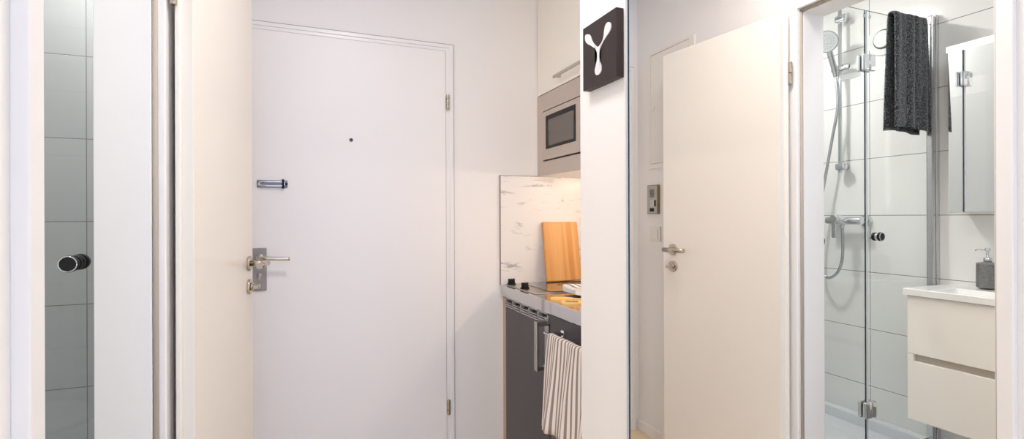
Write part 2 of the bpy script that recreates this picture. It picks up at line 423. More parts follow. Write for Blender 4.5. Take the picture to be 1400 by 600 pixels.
# door guard (swing bar latch)
bm = bmesh.new()
box(bm, -.181, -.061, YF - .020, YF - .013, 1.338, 1.370, .003)
gd = finish('guard_latch', bm, pbr('latch_metal', srgb(140, 136, 138), .35, .8), d1)
bm = bmesh.new()
rp = [(-.163, 1.362), (-.085, 1.362), (-.074, 1.354), (-.085, 1.346), (-.163, 1.346), (-.172, 1.354)]
tube(bm, catmull([(x, YF - .027, z) for x, z in rp] + [(rp[0][0], YF - .027, rp[0][1])], 5), .0038, seg=10)
finish('swing_bar', bm, CHROME, gd)
bm = B((-.083, -.074, YF - .034, YF - .019, 1.334, 1.374), bev=.002)
cyl(bm, (-.066, YF - .03, 1.354), (-.066, YF - .018, 1.354), .006, bev=.002)
finish('latch_stud', bm, BLACKP, gd)

# ------------------------------------------------------------------ bathroom doorway: frame and open leaf
d2 = thing('door_2', (-.285, 1.440, 0), 'open white bathroom door swung back against the left wall, lever handle at its free edge', None, kind='structure')
CF = -.296
bm = bmesh.new()
prism(bm, [(YO0 - .038, 0), (YO0, 0), (YO0, ZO), (YO1, ZO), (YO1, 0), (YO1 + .072, 0), (YO1 + .072, ZO + .04), (YO0 - .038, ZO + .04)], 0, XL - .001, CF, .003, 3)      # casing, corridor side
prism(bm, arch(YO0 - .020, YO1 + .020, .0185, ZO + .02, .0185), 0, -.330, CF - .0035)            # rebate
prism(bm, arch(YO0 - .014, YO1 + .020, .029, ZO + .012, .026), 0, XI - .018, -.322, .002)        # lining
prism(bm, arch(YO0 - .06, YO1 + .06, .052, ZO + .05, .052), 0, XI - .012, XI - .0005, .003)      # casing, bathroom side
finish('door_frame', bm, FRAME, d2)
bm = bmesh.new()
tube(bm, [(-.316, YO1 - .003, 0), (-.316, YO1 - .003, ZO - .004)], .006, seg=10)
tube(bm, [(-.316, YO0 + .003, 0), (-.316, YO0 + .003, ZO - .004)], .006, seg=10)
tube(bm, [(-.316, YO0 + .003, ZO - .005), (-.316, YO1 - .003, ZO - .005)], .006, seg=10)
finish('rubber_seal', bm, SEAL, d2)
bm = bmesh.new()
cyl(bm, (CF - .018, YO1 + .0025, 1.79), (CF - .018, YO1 - .001, 1.79), .0022, seg=12)
finish('screw_hole', bm, RUBBER, d2)
# leaf in its own frame: s along the leaf from the hinge, t across (towards corridor)
ang = math.atan2(2.048 - 1.452, -.166 + .2454)
ux, uy = math.cos(ang), math.sin(ang)
nx, ny = uy, -ux
O = Vector((-.2454, 1.452, 0))
ML = Matrix(((ux, nx, 0, O.x), (uy, ny, 0, O.y), (0, 0, 1, 0), (0, 0, 0, 1)))
LW = .601
bm = bmesh.new()
box(bm, 0, LW, -.025, 0, .008, 1.985, .0015, M=ML)
box(bm, -.013, LW + .013, -.036, -.0245, .008, 1.998, .003, 3, M=ML)
lf = finish('door_leaf', bm, BDOOR, d2)
for z in (1.758, .24):
    bm = bmesh.new(); hx, hy = -.2835, 1.4385
    cyl(bm, (hx, hy, z - .042), (hx, hy, z - .001), .0075, bev=.001); cyl(bm, (hx, hy, z + .001), (hx, hy, z + .042), .0075, bev=.001)
    finish('hinge', bm, NICKEL, d2)
def rose(bm, s, z, r, th=.009):
    cyl(bm, (s, 0, z), (s, th, z), r, M=ML, bev=.0025)
bm = bmesh.new(); rose(bm, .538, 1.052, .026)
cyl(bm, (.538, .006, 1.052), (.538, .052, 1.052), .0095, M=ML)
tube(bm, [(.547, .058, 1.052), (.425, .058, 1.052)], .0105, seg=20, M=ML)
finish('lever_handle', bm, NICKEL, lf)
bm = bmesh.new(); rose(bm, .538, .972, .026)
cyl(bm, (.538, .008, .972), (.538, .016, .972), .013, M=ML); 
tt = finish('turn_rosette', bm, NICKEL, lf)
bm = bmesh.new(); box(bm, .525, .556, .014, .036, .965, .979, .004, 3, M=ML); finish('thumb_turn', bm, NICKEL, lf)

# ------------------------------------------------------------------ wall objects in the corridor
# sign with emblem on the pillar between mirror and kitchen
sg = thing('wall_sign', (XR, 1.18, 1.56), 'square dark brown wall sign with a white three-lobed Y emblem, beside the mirror', 'sign')
SFX = 0.7294
finish('sign_box', B((SFX, XR, 1.1007, 1.2668, 1.5601, 1.7346), bev=.0012), SIGNB, sg)
EMBLEM = [(1.2519, 1.7046), (1.2491, 1.7118), (1.2389, 1.7108), (1.228, 1.7059), (1.2208, 1.697), (1.2155, 1.6861), (1.204, 1.6733), (1.1927, 1.6639), (1.185, 1.6601), (1.1757, 1.6614), (1.164, 1.6676), (1.1566, 1.6786), (1.1533, 1.6931), (1.1476, 1.7045), (1.1371, 1.7083), (1.1268, 1.7043), (1.1221, 1.6966), (1.1237, 1.6876), (1.1316, 1.6806), (1.1468, 1.6733), (1.1615, 1.6646), (1.1706, 1.6562), (1.1757, 1.6465), (1.1774, 1.6335), (1.1748, 1.6192), (1.169, 1.6041), (1.1706, 1.5911), (1.1807, 1.5856), (1.191, 1.5864), (1.1988, 1.5929), (1.2005, 1.6025), (1.1953, 1.6135), (1.1893, 1.6278), (1.1884, 1.6412), (1.1927, 1.6525), (1.2014, 1.661), (1.2172, 1.6718), (1.2371, 1.6835), (1.2481, 1.694)]   # outline on the sign face, (y, z) in metres
ring = catmull([(0, y, z) for y, z in EMBLEM], 4, True)
bm = bmesh.new()
va = [bm.verts.new((SFX + .0005, p.y, p.z)) for p in ring]; vb = [bm.verts.new((SFX - .0022, p.y, p.z)) for p in ring]
bm.faces.new(va); bm.faces.new(vb[::-1])
for i in range(len(ring)): bm.faces.new([va[i], va[(i + 1) % len(ring)], vb[(i + 1) % len(ring)], vb[i]])
bmesh.ops.triangulate(bm, faces=[f for f in bm.faces if len(f.verts) > 4])
finish('emblem', bm, SIGNW, sg)

wm = thing('wall_mirror', (XR, .55, .05), 'tall frameless wall mirror on the right wall reflecting the bathroom and its open door', 'mirror')
finish('mirror_glass', B((.728, .7325, -.10, 1.044, .05, 2.10)), MIRROR, wm)
finish('backing_panel', B((.733, XR, -.108, 1.057, .05, 2.10)), PLAST, wm)
finish('dark_edge', B((.7275, .7328, 1.0443, 1.0495, .05, 2.10)), MEDGE, wm)
finish('dark_edge', B((.7275, .7328, -.106, -.1003, .05, 2.10)), MEDGE, wm)
finish('edge_trim', B((.7272, .7328, 1.0497, 1.058, .05, 2.10)), pbr('bluish_grey_trim', srgb(190, 198, 208), .3), wm)
# fuse box cover
fb = thing('fuse_box', (XL, 2.169, 1.467), 'white flush fuse box cover high on the left wall, partly behind the open bathroom door', 'fuse box')
bm = B((XL, XL + .010, 1.989, 2.024, 1.467, 2.095), (XL, XL + .010, 2.327, 2.349, 1.467, 2.095), (XL, XL + .0098, 2.024, 2.327, 2.082, 2.095), (XL, XL + .0098, 2.024, 2.327, 1.467, 1.492))
finish('cover_frame', bm, PLAST, fb)
finish('cover_gap', B((XL, XL + .006, 2.02, 2.33, 1.488, 2.085)), GAP, fb)
cd = finish('cover_door', B((XL + .002, XL + .011, 2.0265, 2.3255, 1.4935, 2.0795), bev=.0015), PLAST, fb)
bm = bmesh.new(); cyl(bm, (XL + .010, 2.305, 1.792), (XL + .016, 2.305, 1.792), .016, bev=.002); box(bm, XL + .015, XL + .018, 2.302, 2.308, 1.78, 1.804)
finish('turn_lock', bm, PLAST, cd)

ic = thing('intercom', (XL, 2.307, 1.222), 'small grey intercom handset panel on the left wall above the light switch', 'intercom')
bd = finish('intercom_body', B((XL, XL + .017, 2.262, 2.352, 1.222, 1.378), bev=.003), pbr('intercom_bronze_side', srgb(150, 136, 108), .4, .6), ic)
finish('front_plate', B((XL + .0165, XL + .0185, 2.266, 2.348, 1.226, 1.374), bev=.001), ALU, ic)
bm = bmesh.new()
for k in range(9): box(bm, XL + .018, XL + .0195, 2.289, 2.325, 1.312 + k * .0048, 1.3145 + k * .0048)
finish('speaker_grille', bm, GAP, ic)
for k in range(3):
    finish('name_plate', B((XL + .018, XL + .0195, 2.290, 2.325, 1.262 + k * .012, 1.272 + k * .012)), pbr('pale_tag', srgb(206, 206, 206), .4), ic)
finish('call_button', B((XL + .018, XL + .021, 2.275, 2.286, 1.262, 1.296), bev=.001), BLACKP, ic)
finish('display_field', B((XL + .018, XL + .0195, 2.290, 2.325, 1.235, 1.253)), BLACKP, ic)
ls = thing('light_switch', (XL, 2.294, 1.074), 'white square rocker light switch below the intercom on the left wall', 'light switch')
fr = finish('switch_frame', B((XL, XL + .011, 2.253, 2.335, 1.072, 1.154), bev=.003), PLAST, ls)
finish('rocker', B((XL + .0105, XL + .0165, 2.266, 2.322, 1.085, 1.141), bev=.002), PLAST, ls)

# ------------------------------------------------------------------ kitchenette
spl = thing('marble_splashback', (1.24, YF, .864), 'white marbled splashback panel with grey veins above the steel worktop', 'splashback')
finish('stone_panel', B((.930, 1.545, YF - .008, YF, .864, 1.418)), MARBLE, spl)
finish('edge_trim', B((.9275, .931, YF - .0095, YF, .864, 1.4205), (.9275, 1.14, YF - .0095, YF, 1.418, 1.4205)), pbr('aluminium_edge', srgb(150, 140, 136), .4, .8), spl)
spb = thing('rear_splashback', (1.545, 1.87, .864), 'white marbled panel on the kitchen rear wall behind the hob', 'splashback')
finish('stone_panel', B((1.541, 1.549, 1.328, YF - .009, .870, 1.418)), MARBLE, spb)

wt = thing('steel_worktop', (1.24, 1.87, .814), 'polished stainless steel kitchen worktop reflecting the bamboo board', 'worktop')
bm = B((.928, 1.54, 1.328, YF - .0095, .812, .864), bev=.003)
finish('worktop_slab', bm, POLISH, wt)

hb = thing('electric_hob', (1.2, 2.26, .864), 'black glass electric hob with a steel rim and two black knobs', 'hob')
bm = bmesh.new(); box(bm, .953, 1.47, 2.080, 2.442, .8642, .8685, .0015); finish('steel_rim', bm, STEEL, hb)
bm = bmesh.new(); box(bm, 1.035, 1.462, 2.090, 2.434, .8683, .8715, .001)
hg = finish('glass_plate', bm, BLACKG, hb)
bm = bmesh.new(); cyl(bm, (1.25, 2.26, .8712), (1.25, 2.26, .8719), .09, seg=48); finish('heating_zone', bm, pbr('zone_print', srgb(44, 44, 46), .15), hb)
for y in (2.415, 2.245):
    bm = bmesh.new()
    cyl(bm, (.974, y, .868), (.974, y, .874), .022, seg=32, bev=.001)
    cyl(bm, (.974, y, .873), (.974, y, .893), .0185, .0165, seg=32, bev=.003)
    box(bm, .956, .992, y - .004, y + .004, .889, .897, .002)
    finish('control_knob', bm, BLACKP, hb)

fg = thing('mini_fridge', (1.23, 2.165, 0), 'dark grey under-counter fridge with a vent grille and grey bracket handle', 'fridge')
finish('fridge_body', B((.962, 1.50, 1.921, 2.412, .06, .808)), DARKF, fg)
finish('plinth', B((.99, 1.02, 1.921, 2.412, 0.0, .06)), BLACKP, fg)
dr = finish('fridge_door', B((.941, .9615, 1.921, 2.412, .07, .757), bev=.002), DARKF, fg)
bm = bmesh.new()
y0, y1 = 1.921, 2.412
box(bm, .938, .955, y0, y1, .760, .766); box(bm, .938, .955, y0, y1, .782, .786); box(bm, .938, .955, y0, y1, .802, .810)
for k in range(6):
    yy = y0 + (y1 - y0 - .012) * k / 5
    box(bm, .938, .955, yy, yy + .012, .760, .810)
box(bm, .938, .9415, y0, y1, .771, .7765)
finish('vent_grille', bm, VENTG, fg)
finish('grille_back', B((.956, .9625, y0, y1, .757, .812)), BLACKP, fg)
bm = bmesh.new()
hy0, hy1 = 1.930, 1.956
box(bm, .888, .899, hy0, hy1, .572, .776, .003)
box(bm, .890, .943, hy0, hy1, .756, .776, .003); box(bm, .890, .943, hy0, hy1, .572, .592, .003)
finish('bracket_handle', bm, HANDG, dr)
finish('handle_inset', B((.9400, .9412, hy0 - .007, hy1 + .004, .560, .79)), HANDG, dr)
fp = tag(finish('filler_panel', B((.945, 1.50, 2.415, YF - .001, 0.0, .811)), BEIGE), 'narrow beige filler strip between the far wall and the dark fridge', 'filler panel')

bc = thing('base_cabinet', (1.23, 1.61, 0), 'dark grey kitchen base cabinet nearest the pillar, carrying the towel rail', 'cabinet')
finish('cabinet_body', B((.962, 1.50, 1.328, 1.915, .06, .811)), DARKF, bc)
finish('plinth', B((.99, 1.02, 1.328, 1.915, 0, .06)), BLACKP, bc)
finish('cabinet_door', B((.942, .9615, 1.330, 1.913, .07, .806), bev=.002), DARKF, bc)
bm = bmesh.new()
for z in (.751, .620):
    tube(bm, [(.884, 1.842, z), (.884, 1.44, z)], .0062, seg=14)
for y in (1.80, 1.47):
    box(bm, .884, .944, y - .004, y + .004, .744, .758, .002)
    box(bm, .884, .944, y - .004, y + .004, .613, .627, .002)
for y in (1.80, 1.47): cyl(bm, (.938, y, .751), (.943, y, .751), .014)
finish('towel_rail', bm, CHROME, bc)

# striped tea towel over the rail
def sheet(name, W, prof, fold, mat, nu=60, thick=.0016, parent=None):
    """prof: list of (offset outwards, z) from back hem over the rail to the front hem; along y"""
    bm = bmesh.new(); uvl = bm.loops.layers.uv.new('UVMap'); nv = len(prof)
    g = [[bm.verts.new(fold(i / nu, j / (nv - 1), *prof[j])) for j in range(nv)] for i in range(nu + 1)]
    for i in range(nu):
        for j in range(nv - 1):
            f = bm.faces.new([g[i][j], g[i + 1][j], g[i + 1][j + 1], g[i][j + 1]]); f.smooth = True
            for lp_, (a, b) in zip(f.loops, ((i, j), (i + 1, j), (i + 1, j + 1), (i, j + 1))):
                lp_[uvl].uv = (a / nu * W, b / (nv - 1))
    me = bpy.data.meshes.new(name); bm.to_mesh(me); bm.free(); me.materials.append(mat)
    o = bpy.data.objects.new(name, me); COL.objects.link(o)
    s = o.modifiers.new('thickness', 'SOLIDIFY'); s.thickness = thick; s.offset = 0
    return o
zr = .751
prof = [(.010, zr - .30 + .02 * k) for k in range(15)]
prof += [(.0095 * math.cos(a), zr + .0095 * math.sin(a)) for a in [PI * k / 8 for k in range(9)]]
prof += [(-.0095, zr - .03 - .0215 * k) for k in range(16)]
def tea_fold(u, v, ox, z):
    # u 0 far end, 1 near end
    top = 1 - max(0, (zr - z)) / .36
    d = max(0, 1 - top)
    y = 1.787 - .30 * u + d * .022 * (1 - u) - d * .02 * u + .004 * math.sin(9 * u + 5 * d)
    wob = (.003 + .009 * d) * math.sin(2 * PI * u * 2.6 + 1.2 * d) + .004 * d * math.sin(2 * PI * u * 6 + 1)
    sgn = -1 if ox < 0 else 1
    x = .884 + ox + (sgn * .002 + (wob - .034 * d - .002 if ox < 0 else wob * .3 + .020 * d))
    zz = z + (.012 * math.sin(3.2 * u + .3) * d if ox < 0 else 0)
    return (x, y, zz)
tt_ = sheet('tea_towel', .34, prof, tea_fold, TEA)
tag(tt_, 'grey and white striped tea towel hanging from the rail of the dark base cabinet', 'towel')

# wall cabinet and microwave
wc = thing('wall_cabinet', (1.33, 1.88, 1.835), 'cream wall cabinet above the built-in microwave', 'cabinet')
finish('cabinet_body', B((1.161, 1.545, 1.328, YF - .003, 1.836, H - .002)), CREAM, wc)
finish('cabinet_door', B((1.141, 1.1605, 1.864, YF - .005, 1.836, H - .004), bev=.0015), CREAM, wc)
finish('cabinet_door', B((1.141, 1.1605, 1.328, 1.861, 1.836, H - .004), bev=.0015), CREAM, wc)
bm = bmesh.new(); 
box(bm, 1.108, 1.117, 1.90, 2.215, 1.870, 1.884, .002); box(bm, 1.108, 1.142, 2.19, 2.20, 1.872, 1.882, .001); box(bm, 1.108, 1.142, 1.915, 1.925, 1.872, 1.882, .001)
finish('bar_handle', bm, STEEL, wc)
mc = thing('microwave_oven', (1.33, 2.16, 1.42), 'built-in stainless steel microwave oven with dark window under the cream wall cabinet', 'microwave')
finish('oven_housing', B((1.165, 1.545, 1.866, YF - .003, 1.422, 1.831)), MICRO, mc)
bm = B((1.141, 1.166, 2.392, YF - .003, 1.420, 1.831), (1.141, 1.166, 1.866, 1.90, 1.420, 1.831), (1.1412, 1.166, 1.9, 2.392, 1.746, 1.831), (1.1412, 1.166, 1.9, 2.392, 1.420, 1.489), bev=.0005)
finish('trim_frame', bm, MICRO, mc)
finish('dark_gap', B((1.150, 1.168, 1.9, 2.394, 1.488, 1.747)), BLACKP, mc)
md = finish('oven_door', B((1.139, 1.16, 2.01, 2.3875, 1.4965, 1.7415), bev=.0015), MICRO, mc)
finish('window_surround', B((1.1378, 1.1395, 2.045, 2.353, 1.549, 1.716), bev=.0005), BLACKP, md)
finish('window_glass', B((1.1372, 1.1382, 2.06, 2.320, 1.5635, 1.692)), pbr('smoked_window', srgb(96, 88, 82), .12, .0, spec=.8), md)
cp = finish('control_panel', B((1.139, 1.16, 1.902, 2.008, 1.4955, 1.743), bev=.0015), MICRO, mc)
bm = bmesh.new(); cyl(bm, (1.125, 1.955, 1.60), (1.1395, 1.955, 1.60), .019, bev=.002); finish('dial', bm, STEEL, cp)
finish('digital_display', B((1.1378, 1.1395, 1.925, 1.985, 1.68, 1.71)), BLACKG, cp)
finish('underside_panel', B((1.15, 1.545, 1.328, YF - .01, 1.4175, 1.4205)), CREAM, mc)
nb = tag(finish('storage_cabinet', B((1.141, 1.545, 1.328, 1.862, 1.421, 1.832), bev=.0015), CREAM), 'cream cabinet beside the microwave, behind the white pillar', 'cabinet')
ul = thing('under_cabinet_light', (1.50, 1.9, 1.405), 'slim warm LED strip light under the kitchen wall cabinets', 'lamp')
finish('light_housing', B((1.488, 1.512, 1.42, 2.30, 1.405, 1.417), bev=.001), PLAST, ul)

# bamboo board leaning on the marble
cb = bpy.data.objects.new('cutting_board', None)
bm = bmesh.new(); box(bm, -.1025, .1025, -.009, .009, 0, .312, .006, 3)
bmo = finish('cutting_board', bm, BOARDM)
bpy.data.objects.remove(cb)
# round the upper corners a little through scale-free placement
bmo.location = (1.259, 2.388, .8735); bmo.rotation_euler = (-math.atan2(.055, .31), 0, 0)
tag(bmo, 'rectangular bamboo cutting board leaning against the marbled splashback', 'cutting board')

# folded striped cloth on the hob
bm = bmesh.new(); uvl = bm.loops.layers.uv.new('UVMap')
nu, nv = 24, 40
def clothp(u, v):
    # a folded pad: closed loop profile in v, along y with u
    a = 2 * PI * v
    hx, hz = .06, .016
    cx = hx * math.copysign(abs(math.cos(a)) ** .45, math.cos(a)); cz = hz * math.copysign(abs(math.sin(a)) ** .6, math.sin(a))
    z = .8895 + cz + (.006 * math.sin(4 * u + cx * 40) if cz > 0 else 0) + (0.008 * (1 - u) if cz > 0 else 0)
    return Vector((1.135 + cx, 1.935 + .12 * u + .004 * math.sin(cx * 70), z))
g = [[bm.verts.new(clothp(i / nu, j / nv)) for j in range(nv)] for i in range(nu + 1)]
for i in range(nu):
    for j in range(nv):
        f = bm.faces.new([g[i][j], g[i + 1][j], g[i + 1][(j + 1) % nv], g[i][(j + 1) % nv]]); f.smooth = True
        for lp_, (a, b) in zip(f.loops, ((i, j), (i + 1, j), (i + 1, j + 1), (i, j + 1))): lp_[uvl].uv = (g[a][b % nv].co.x, g[a][b % nv].co.y)
bm.faces.new([v for v in g[0]]); bm.faces.new([v for v in g[-1]][::-1])
me = bpy.data.meshes.new('folded_cloth'); bm.to_mesh(me); bm.free(); me.materials.append(TEAF)
fc = bpy.data.objects.new('folded_cloth', me); COL.objects.link(fc); fc.location.z = -.0020
tag(fc, 'folded white cloth with grey stripes lying at the hob edge', 'cloth')

def spatula(y, label, slots, rz):
    bm = bmesh.new()
    out = [(-.075, -.012), (-.06, -.026), (-.02, -.030), (.012, -.024), (.03, -.009), (.2, -.006), (.2, .006), (.03, .009), (.012, .024), (-.02, .030), (-.06, .026), (-.075, .012)]
    rg = catmull([(a, b, 0) for a, b in out], 4, True)
    lo = [bm.verts.new((p.x, p.y, .0)) for p in rg]; hi = [bm.verts.new((p.x, p.y, .007)) for p in rg]
    bm.faces.new(lo[::-1]); bm.faces.new(hi)
    for i in range(len(rg)): bm.faces.new([lo[i], lo[(i + 1) % len(rg)], hi[(i + 1) % len(rg)], hi[i]])
    bmesh.ops.triangulate(bm, faces=[f for f in bm.faces if len(f.verts) > 4])
    o = finish('wooden_spatula', bm, SPOONM)
    if slots:
        bm = bmesh.new()
        for k in (-1, 0, 1): box(bm, -.058, -.008, k * .014 - .003, k * .014 + .003, .0068, .0074, .0002)
        finish('slot', bm, pbr('slot_shadow_wood', srgb(70, 40, 22), .8), o)
    o.location = (1.02, y, .8642); o.rotation_euler = (0, 0, rz)
    return tag(o, label, 'spatula', 'wooden spatulas on the steel worktop')
spatula(1.895, 'plain wooden spatula lying on the worktop next to the folded striped cloth', False, -.62)
spatula(1.80, 'slotted wooden spatula lying nearest the worktop front edge', True, -.5)

# ------------------------------------------------------------------ bathroom
YG = 1.51
tr = thing('shower_tray', (-.87, 1.9, .008), 'white raised shower tray at the end of the bathroom', 'shower tray')
bm = bmesh.new()
X0, X1, Y0, Y1 = XB + .001, XI - .001, 1.475, YS - .001
box(bm, X0, X1, Y0, Y0 + .07, .008, .15, .006); box(bm, X0, X1, Y1 - .05, Y1, .008, .15, .006); box(bm, X0, X0 + .05, Y0, Y1, .008, .15, .006); box(bm, X1 - .05, X1, Y0, Y1, .008, .15, .006)
box(bm, X0 + .01, X1 - .01, Y0 + .02, Y1 - .02, .01, .095)
finish('tray_basin', bm, TRAYM, tr)
bm = bmesh.new(); cyl(bm, (-.87, 1.95, .094), (-.87, 1.95, .099), .045, bev=.002); finish('drain_cover', bm, CHROME, tr)

se = thing('shower_enclosure', (-.87, YG, .15), 'frameless folding glass shower screen with chrome hinges and black-ringed knobs', 'shower screen')
def pane(x0, x1):
    bm = bmesh.new(); box(bm, x0, x1, YG - .003, YG + .003, .165, 2.105)
    for f in bm.faces:
        n = f.normal
        f.material_index = 0
    bm.normal_update()
    for f in bm.faces:
        if abs(f.normal.y) < .5: f.material_index = 1
    return finish('glass_panel', bm, [GLASS, GEDGE], se)
pB = pane(-1.268, -.829); pA = pane(-.818, -.445)
finish('plastic_seal', B((-.829, -.818, YG - .004, YG + .004, .165, 2.10), bev=.001), SEALC, se)
bm = bmesh.new(); box(bm, -.450, XI - .001, YG - .018, YG + .018, .152, 2.12, .003)
finish('wall_profile', bm, SATIN, se)
bm = bmesh.new(); box(bm, -1.291, -1.266, YG - .016, YG + .014, .152, 2.145, .007, 3); box(bm, -1.319, -1.296, YG - .016, YG + .02, .152, 2.15, .003)
box(bm, -1.328, -1.290, YG - .004, YG + .01, .152, 2.14)
finish('wall_profile', bm, SATIN, se)
for z in (1.873, .365):
    bm = bmesh.new()
    box(bm, -.862, -.829, YG - .020, YG - .0025, z - .036, z + .036, .006, 3); box(bm, -.821, -.79, YG - .020, YG - .0025, z - .036, z + .036, .006, 3)
    box(bm, -.862, -.829, YG + .0025, YG + .018, z - .036, z + .036, .006, 3); box(bm, -.821, -.79, YG + .0025, YG + .018, z - .036, z + .036, .006, 3)
    cyl(bm, (-.825, YG - .014, z - .034), (-.825, YG - .014, z + .034), .007)
    finish('pivot_hinge', bm, CHROME, se)
def knob(x, z, sides):
    b0 = YG + .034 if 1 in sides else YG + .003
    bm = bmesh.new(); cyl(bm, (x, YG - .034, z), (x, b0, z), .0145, bev=.002)
    o = finish('door_knob', bm, CHROME, se)
    for s in sides:
        bm = bmesh.new(); cyl(bm, (x, YG + s * .040, z), (x, YG + s * .027, z), .0192, bev=.002); finish('rubber_cap', bm, RUBBER, o)
        bm = bmesh.new(); cyl(bm, (x, YG + s * .013, z), (x, YG + s * .0035, z), .0180, bev=.001); finish('rubber_ring', bm, RUBBER, o)
        bm = bmesh.new(); tube(bm, [(x + .0172 * math.cos(a), YG + s * .0402, z + .0172 * math.sin(a)) for a in [2 * PI * k / 32 for k in range(33)]], .0014, seg=6)
        finish('chrome_ring', bm, CHROME, o)
knob(-.868, 1.117, (-1,)); knob(-.497, 1.105, (-1, 1))
for x in (-.808, -.845):
    bm = bmesh.new(); cyl(bm, (x, YG - .007, 2.078), (x, YG - .0028, 2.078), .008, bev=.002); finish('bumper', bm, SEALC, se)

# black bath towel over the glass
zt = 2.108
bprof = [(.012, zt - .515 + .0235 * k) for k in range(22)]
bprof += [(.010 * math.cos(a), zt + .004 + .012 * math.sin(a)) for a in [PI * k / 8 for k in range(9)]]
bprof += [(-.012, zt - .02 - .0243 * k) for k in range(21)]
def bath_fold(u, v, oy, z):
    d = max(0, zt - z) / .5
    x = -1.000 - .232 * u + .012 * d * (1 - u) * (1 if oy > 0 else 1.6) - .004 * d * u
    b = (.004 + .006 * d) * math.sin(2 * PI * u * 1.5 + .6) + .003 * math.sin(2 * PI * u * 3.4 + d * 2)
    y = YG + oy * (1 + .5 * d) + (abs(b) if oy > 0 else -abs(b))
    return (x, y, z + .006 * math.sin(5 * u) * d)
bt = sheet('bath_towel', .3, bprof, bath_fold, TERRY, nu=44, thick=.008)
tag(bt, 'charcoal black terry towel hung over the top of the glass shower screen', 'towel')

# shower rail, hand shower, mixer
XW = XB
sr = thing('shower_rail', (XW, 1.94, 1.44), 'vertical chrome shower rail on the tiled back wall', 'shower rail')
bm = bmesh.new(); tube(bm, [(XW + .055, 1.940, 1.445), (XW + .055, 1.940, 2.33)], .0095, seg=20); finish('rail_bar', bm, RAILM, sr)
for z in (1.477, 2.282):
    bm = bmesh.new()
    box(bm, XW + .040, XW + .070, 1.905, 1.965, z - .020, z + .020, .012, 4); cyl(bm, (XW, 1.94, z), (XW + .055, 1.94, z), .016)
    finish('wall_bracket', bm, CHROME, sr)
bm = bmesh.new(); box(bm, XW + .035, XW + .075, 1.875, 1.985, 1.992, 2.028, .014, 4)
cyl(bm, (XW + .060, 1.950, 2.01), (XW + .085, 1.950, 2.005), .018, bev=.004)
finish('sliding_holder', bm, CHROME, sr)
hs = thing('hand_shower', (XW + .1, 1.99, 2.0), 'chrome hand shower with a round head and silver hose held on the rail', 'hand shower')
bm = bmesh.new()
hp = catmull([(-1.246, 1.950, 1.965), (-1.232, 1.949, 2.01), (-1.205, 1.947, 2.07), (-1.178, 1.945, 2.13)], 6)
tube(bm, hp, .012, seg=16, rfun=lambda t: .0115 + .004 * math.sin(t * 2.6))
sh_n = Vector((.80, -.44, -.40)).normalized(); hc = Vector((-1.165, 1.943, 2.148))
cyl(bm, hc - sh_n * .013, hc + sh_n * .012, .046, .060, seg=40, bev=.004)
ho = finish('shower_head', bm, SATIN, hs)
bm = bmesh.new(); cyl(bm, hc + sh_n * .011, hc + sh_n * .0145, .052, seg=40)
finish('spray_face', bm, pbr('spray_face_grey', srgb(196, 200, 202), .35), ho)
bm = bmesh.new(); q = sh_n.to_track_quat('Z', 'Y').to_matrix()
for rr, n in ((.012, 6), (.024, 12), (.036, 18)):
    for k in range(n):
        p = hc + sh_n * .0148 + q @ Vector((rr * math.cos(2 * PI * k / n), rr * math.sin(2 * PI * k / n), 0))
        cyl(bm, p, p + sh_n * .002, .002, seg=8)
finish('nozzle', bm, pbr('nozzle_grey', srgb(110, 114, 118), .5), ho)['kind'] = 'stuff'
bm = bmesh.new()
hose = catmull([(-1.247, 1.950, 1.96), (-1.246, 1.942, 1.88), (-1.244, 1.940, 1.785), (-1.244, 1.972, 1.626), (-1.244, 2.0145, 1.407), (-1.24, 2.06, 1.15), (-1.24, 2.06, .95), (-1.24, 2.006, .868), (-1.242, 1.945, .895), (-1.243, 1.914, .985), (-1.24, 1.912, 1.145)], 10)
tube(bm, hose, .0075, seg=14)
finish('hose', bm, pbr('silver_hose', srgb(186, 188, 192), .25, .9), hs)
mx_ = thing('shower_mixer', (XW, 1.912, 1.18), 'chrome single-lever shower mixer on the tiled back wall', 'shower mixer')
bm = bmesh.new()
cyl(bm, (XW + .065, 1.815, 1.182), (XW + .065, 2.01, 1.182), .021, bev=.004)
cyl(bm, (XW + .062, 1.912, 1.182), (XW + .130, 1.912, 1.185), .024, .022, bev=.003)
cyl(bm, (XW + .080, 1.912, 1.142), (XW + .080, 1.912, 1.175), .011)
for y in (1.837, 1.987): cyl(bm, (XW, y, 1.182), (XW + .055, y, 1.182), .014)
finish('mixer_body', bm, CHROME, mx_)
for y in (1.837, 1.987):
    bm = bmesh.new(); cyl(bm, (XW + .0, y, 1.182), (XW + .018, y, 1.182), .034, .030, bev=.004); finish('wall_rosette', bm, CHROME, mx_)
bm = bmesh.new(); cyl(bm, (XW + .128, 1.912, 1.188), (XW + .152, 1.912, 1.190), .026, .024, bev=.005)
box(bm, XW + .136, XW + .150, 1.898, 1.926, 1.090, 1.185, .006, 3); finish('lever', bm, SATIN, mx_)
av = thing('air_vent', (XW, 1.742, 2.115), 'round white ventilation valve high on the tiled back wall', 'air vent')
bm = bmesh.new(); cyl(bm, (XW, 1.742, 2.115), (XW + .010, 1.742, 2.115), .082, seg=48, bev=.003); finish('vent_ring', bm, VENTW, av)
bm = bmesh.new(); cyl(bm, (XW + .010, 1.742, 2.115), (XW + .012, 1.742, 2.115), .050, seg=48); finish('vent_gap', bm, GAP, av)
bm = bmesh.new(); cyl(bm, (XW + .012, 1.742, 2.115), (XW + .022, 1.742, 2.115), .043, seg=48, bev=.004); finish('vent_disc', bm, VENTW, av)

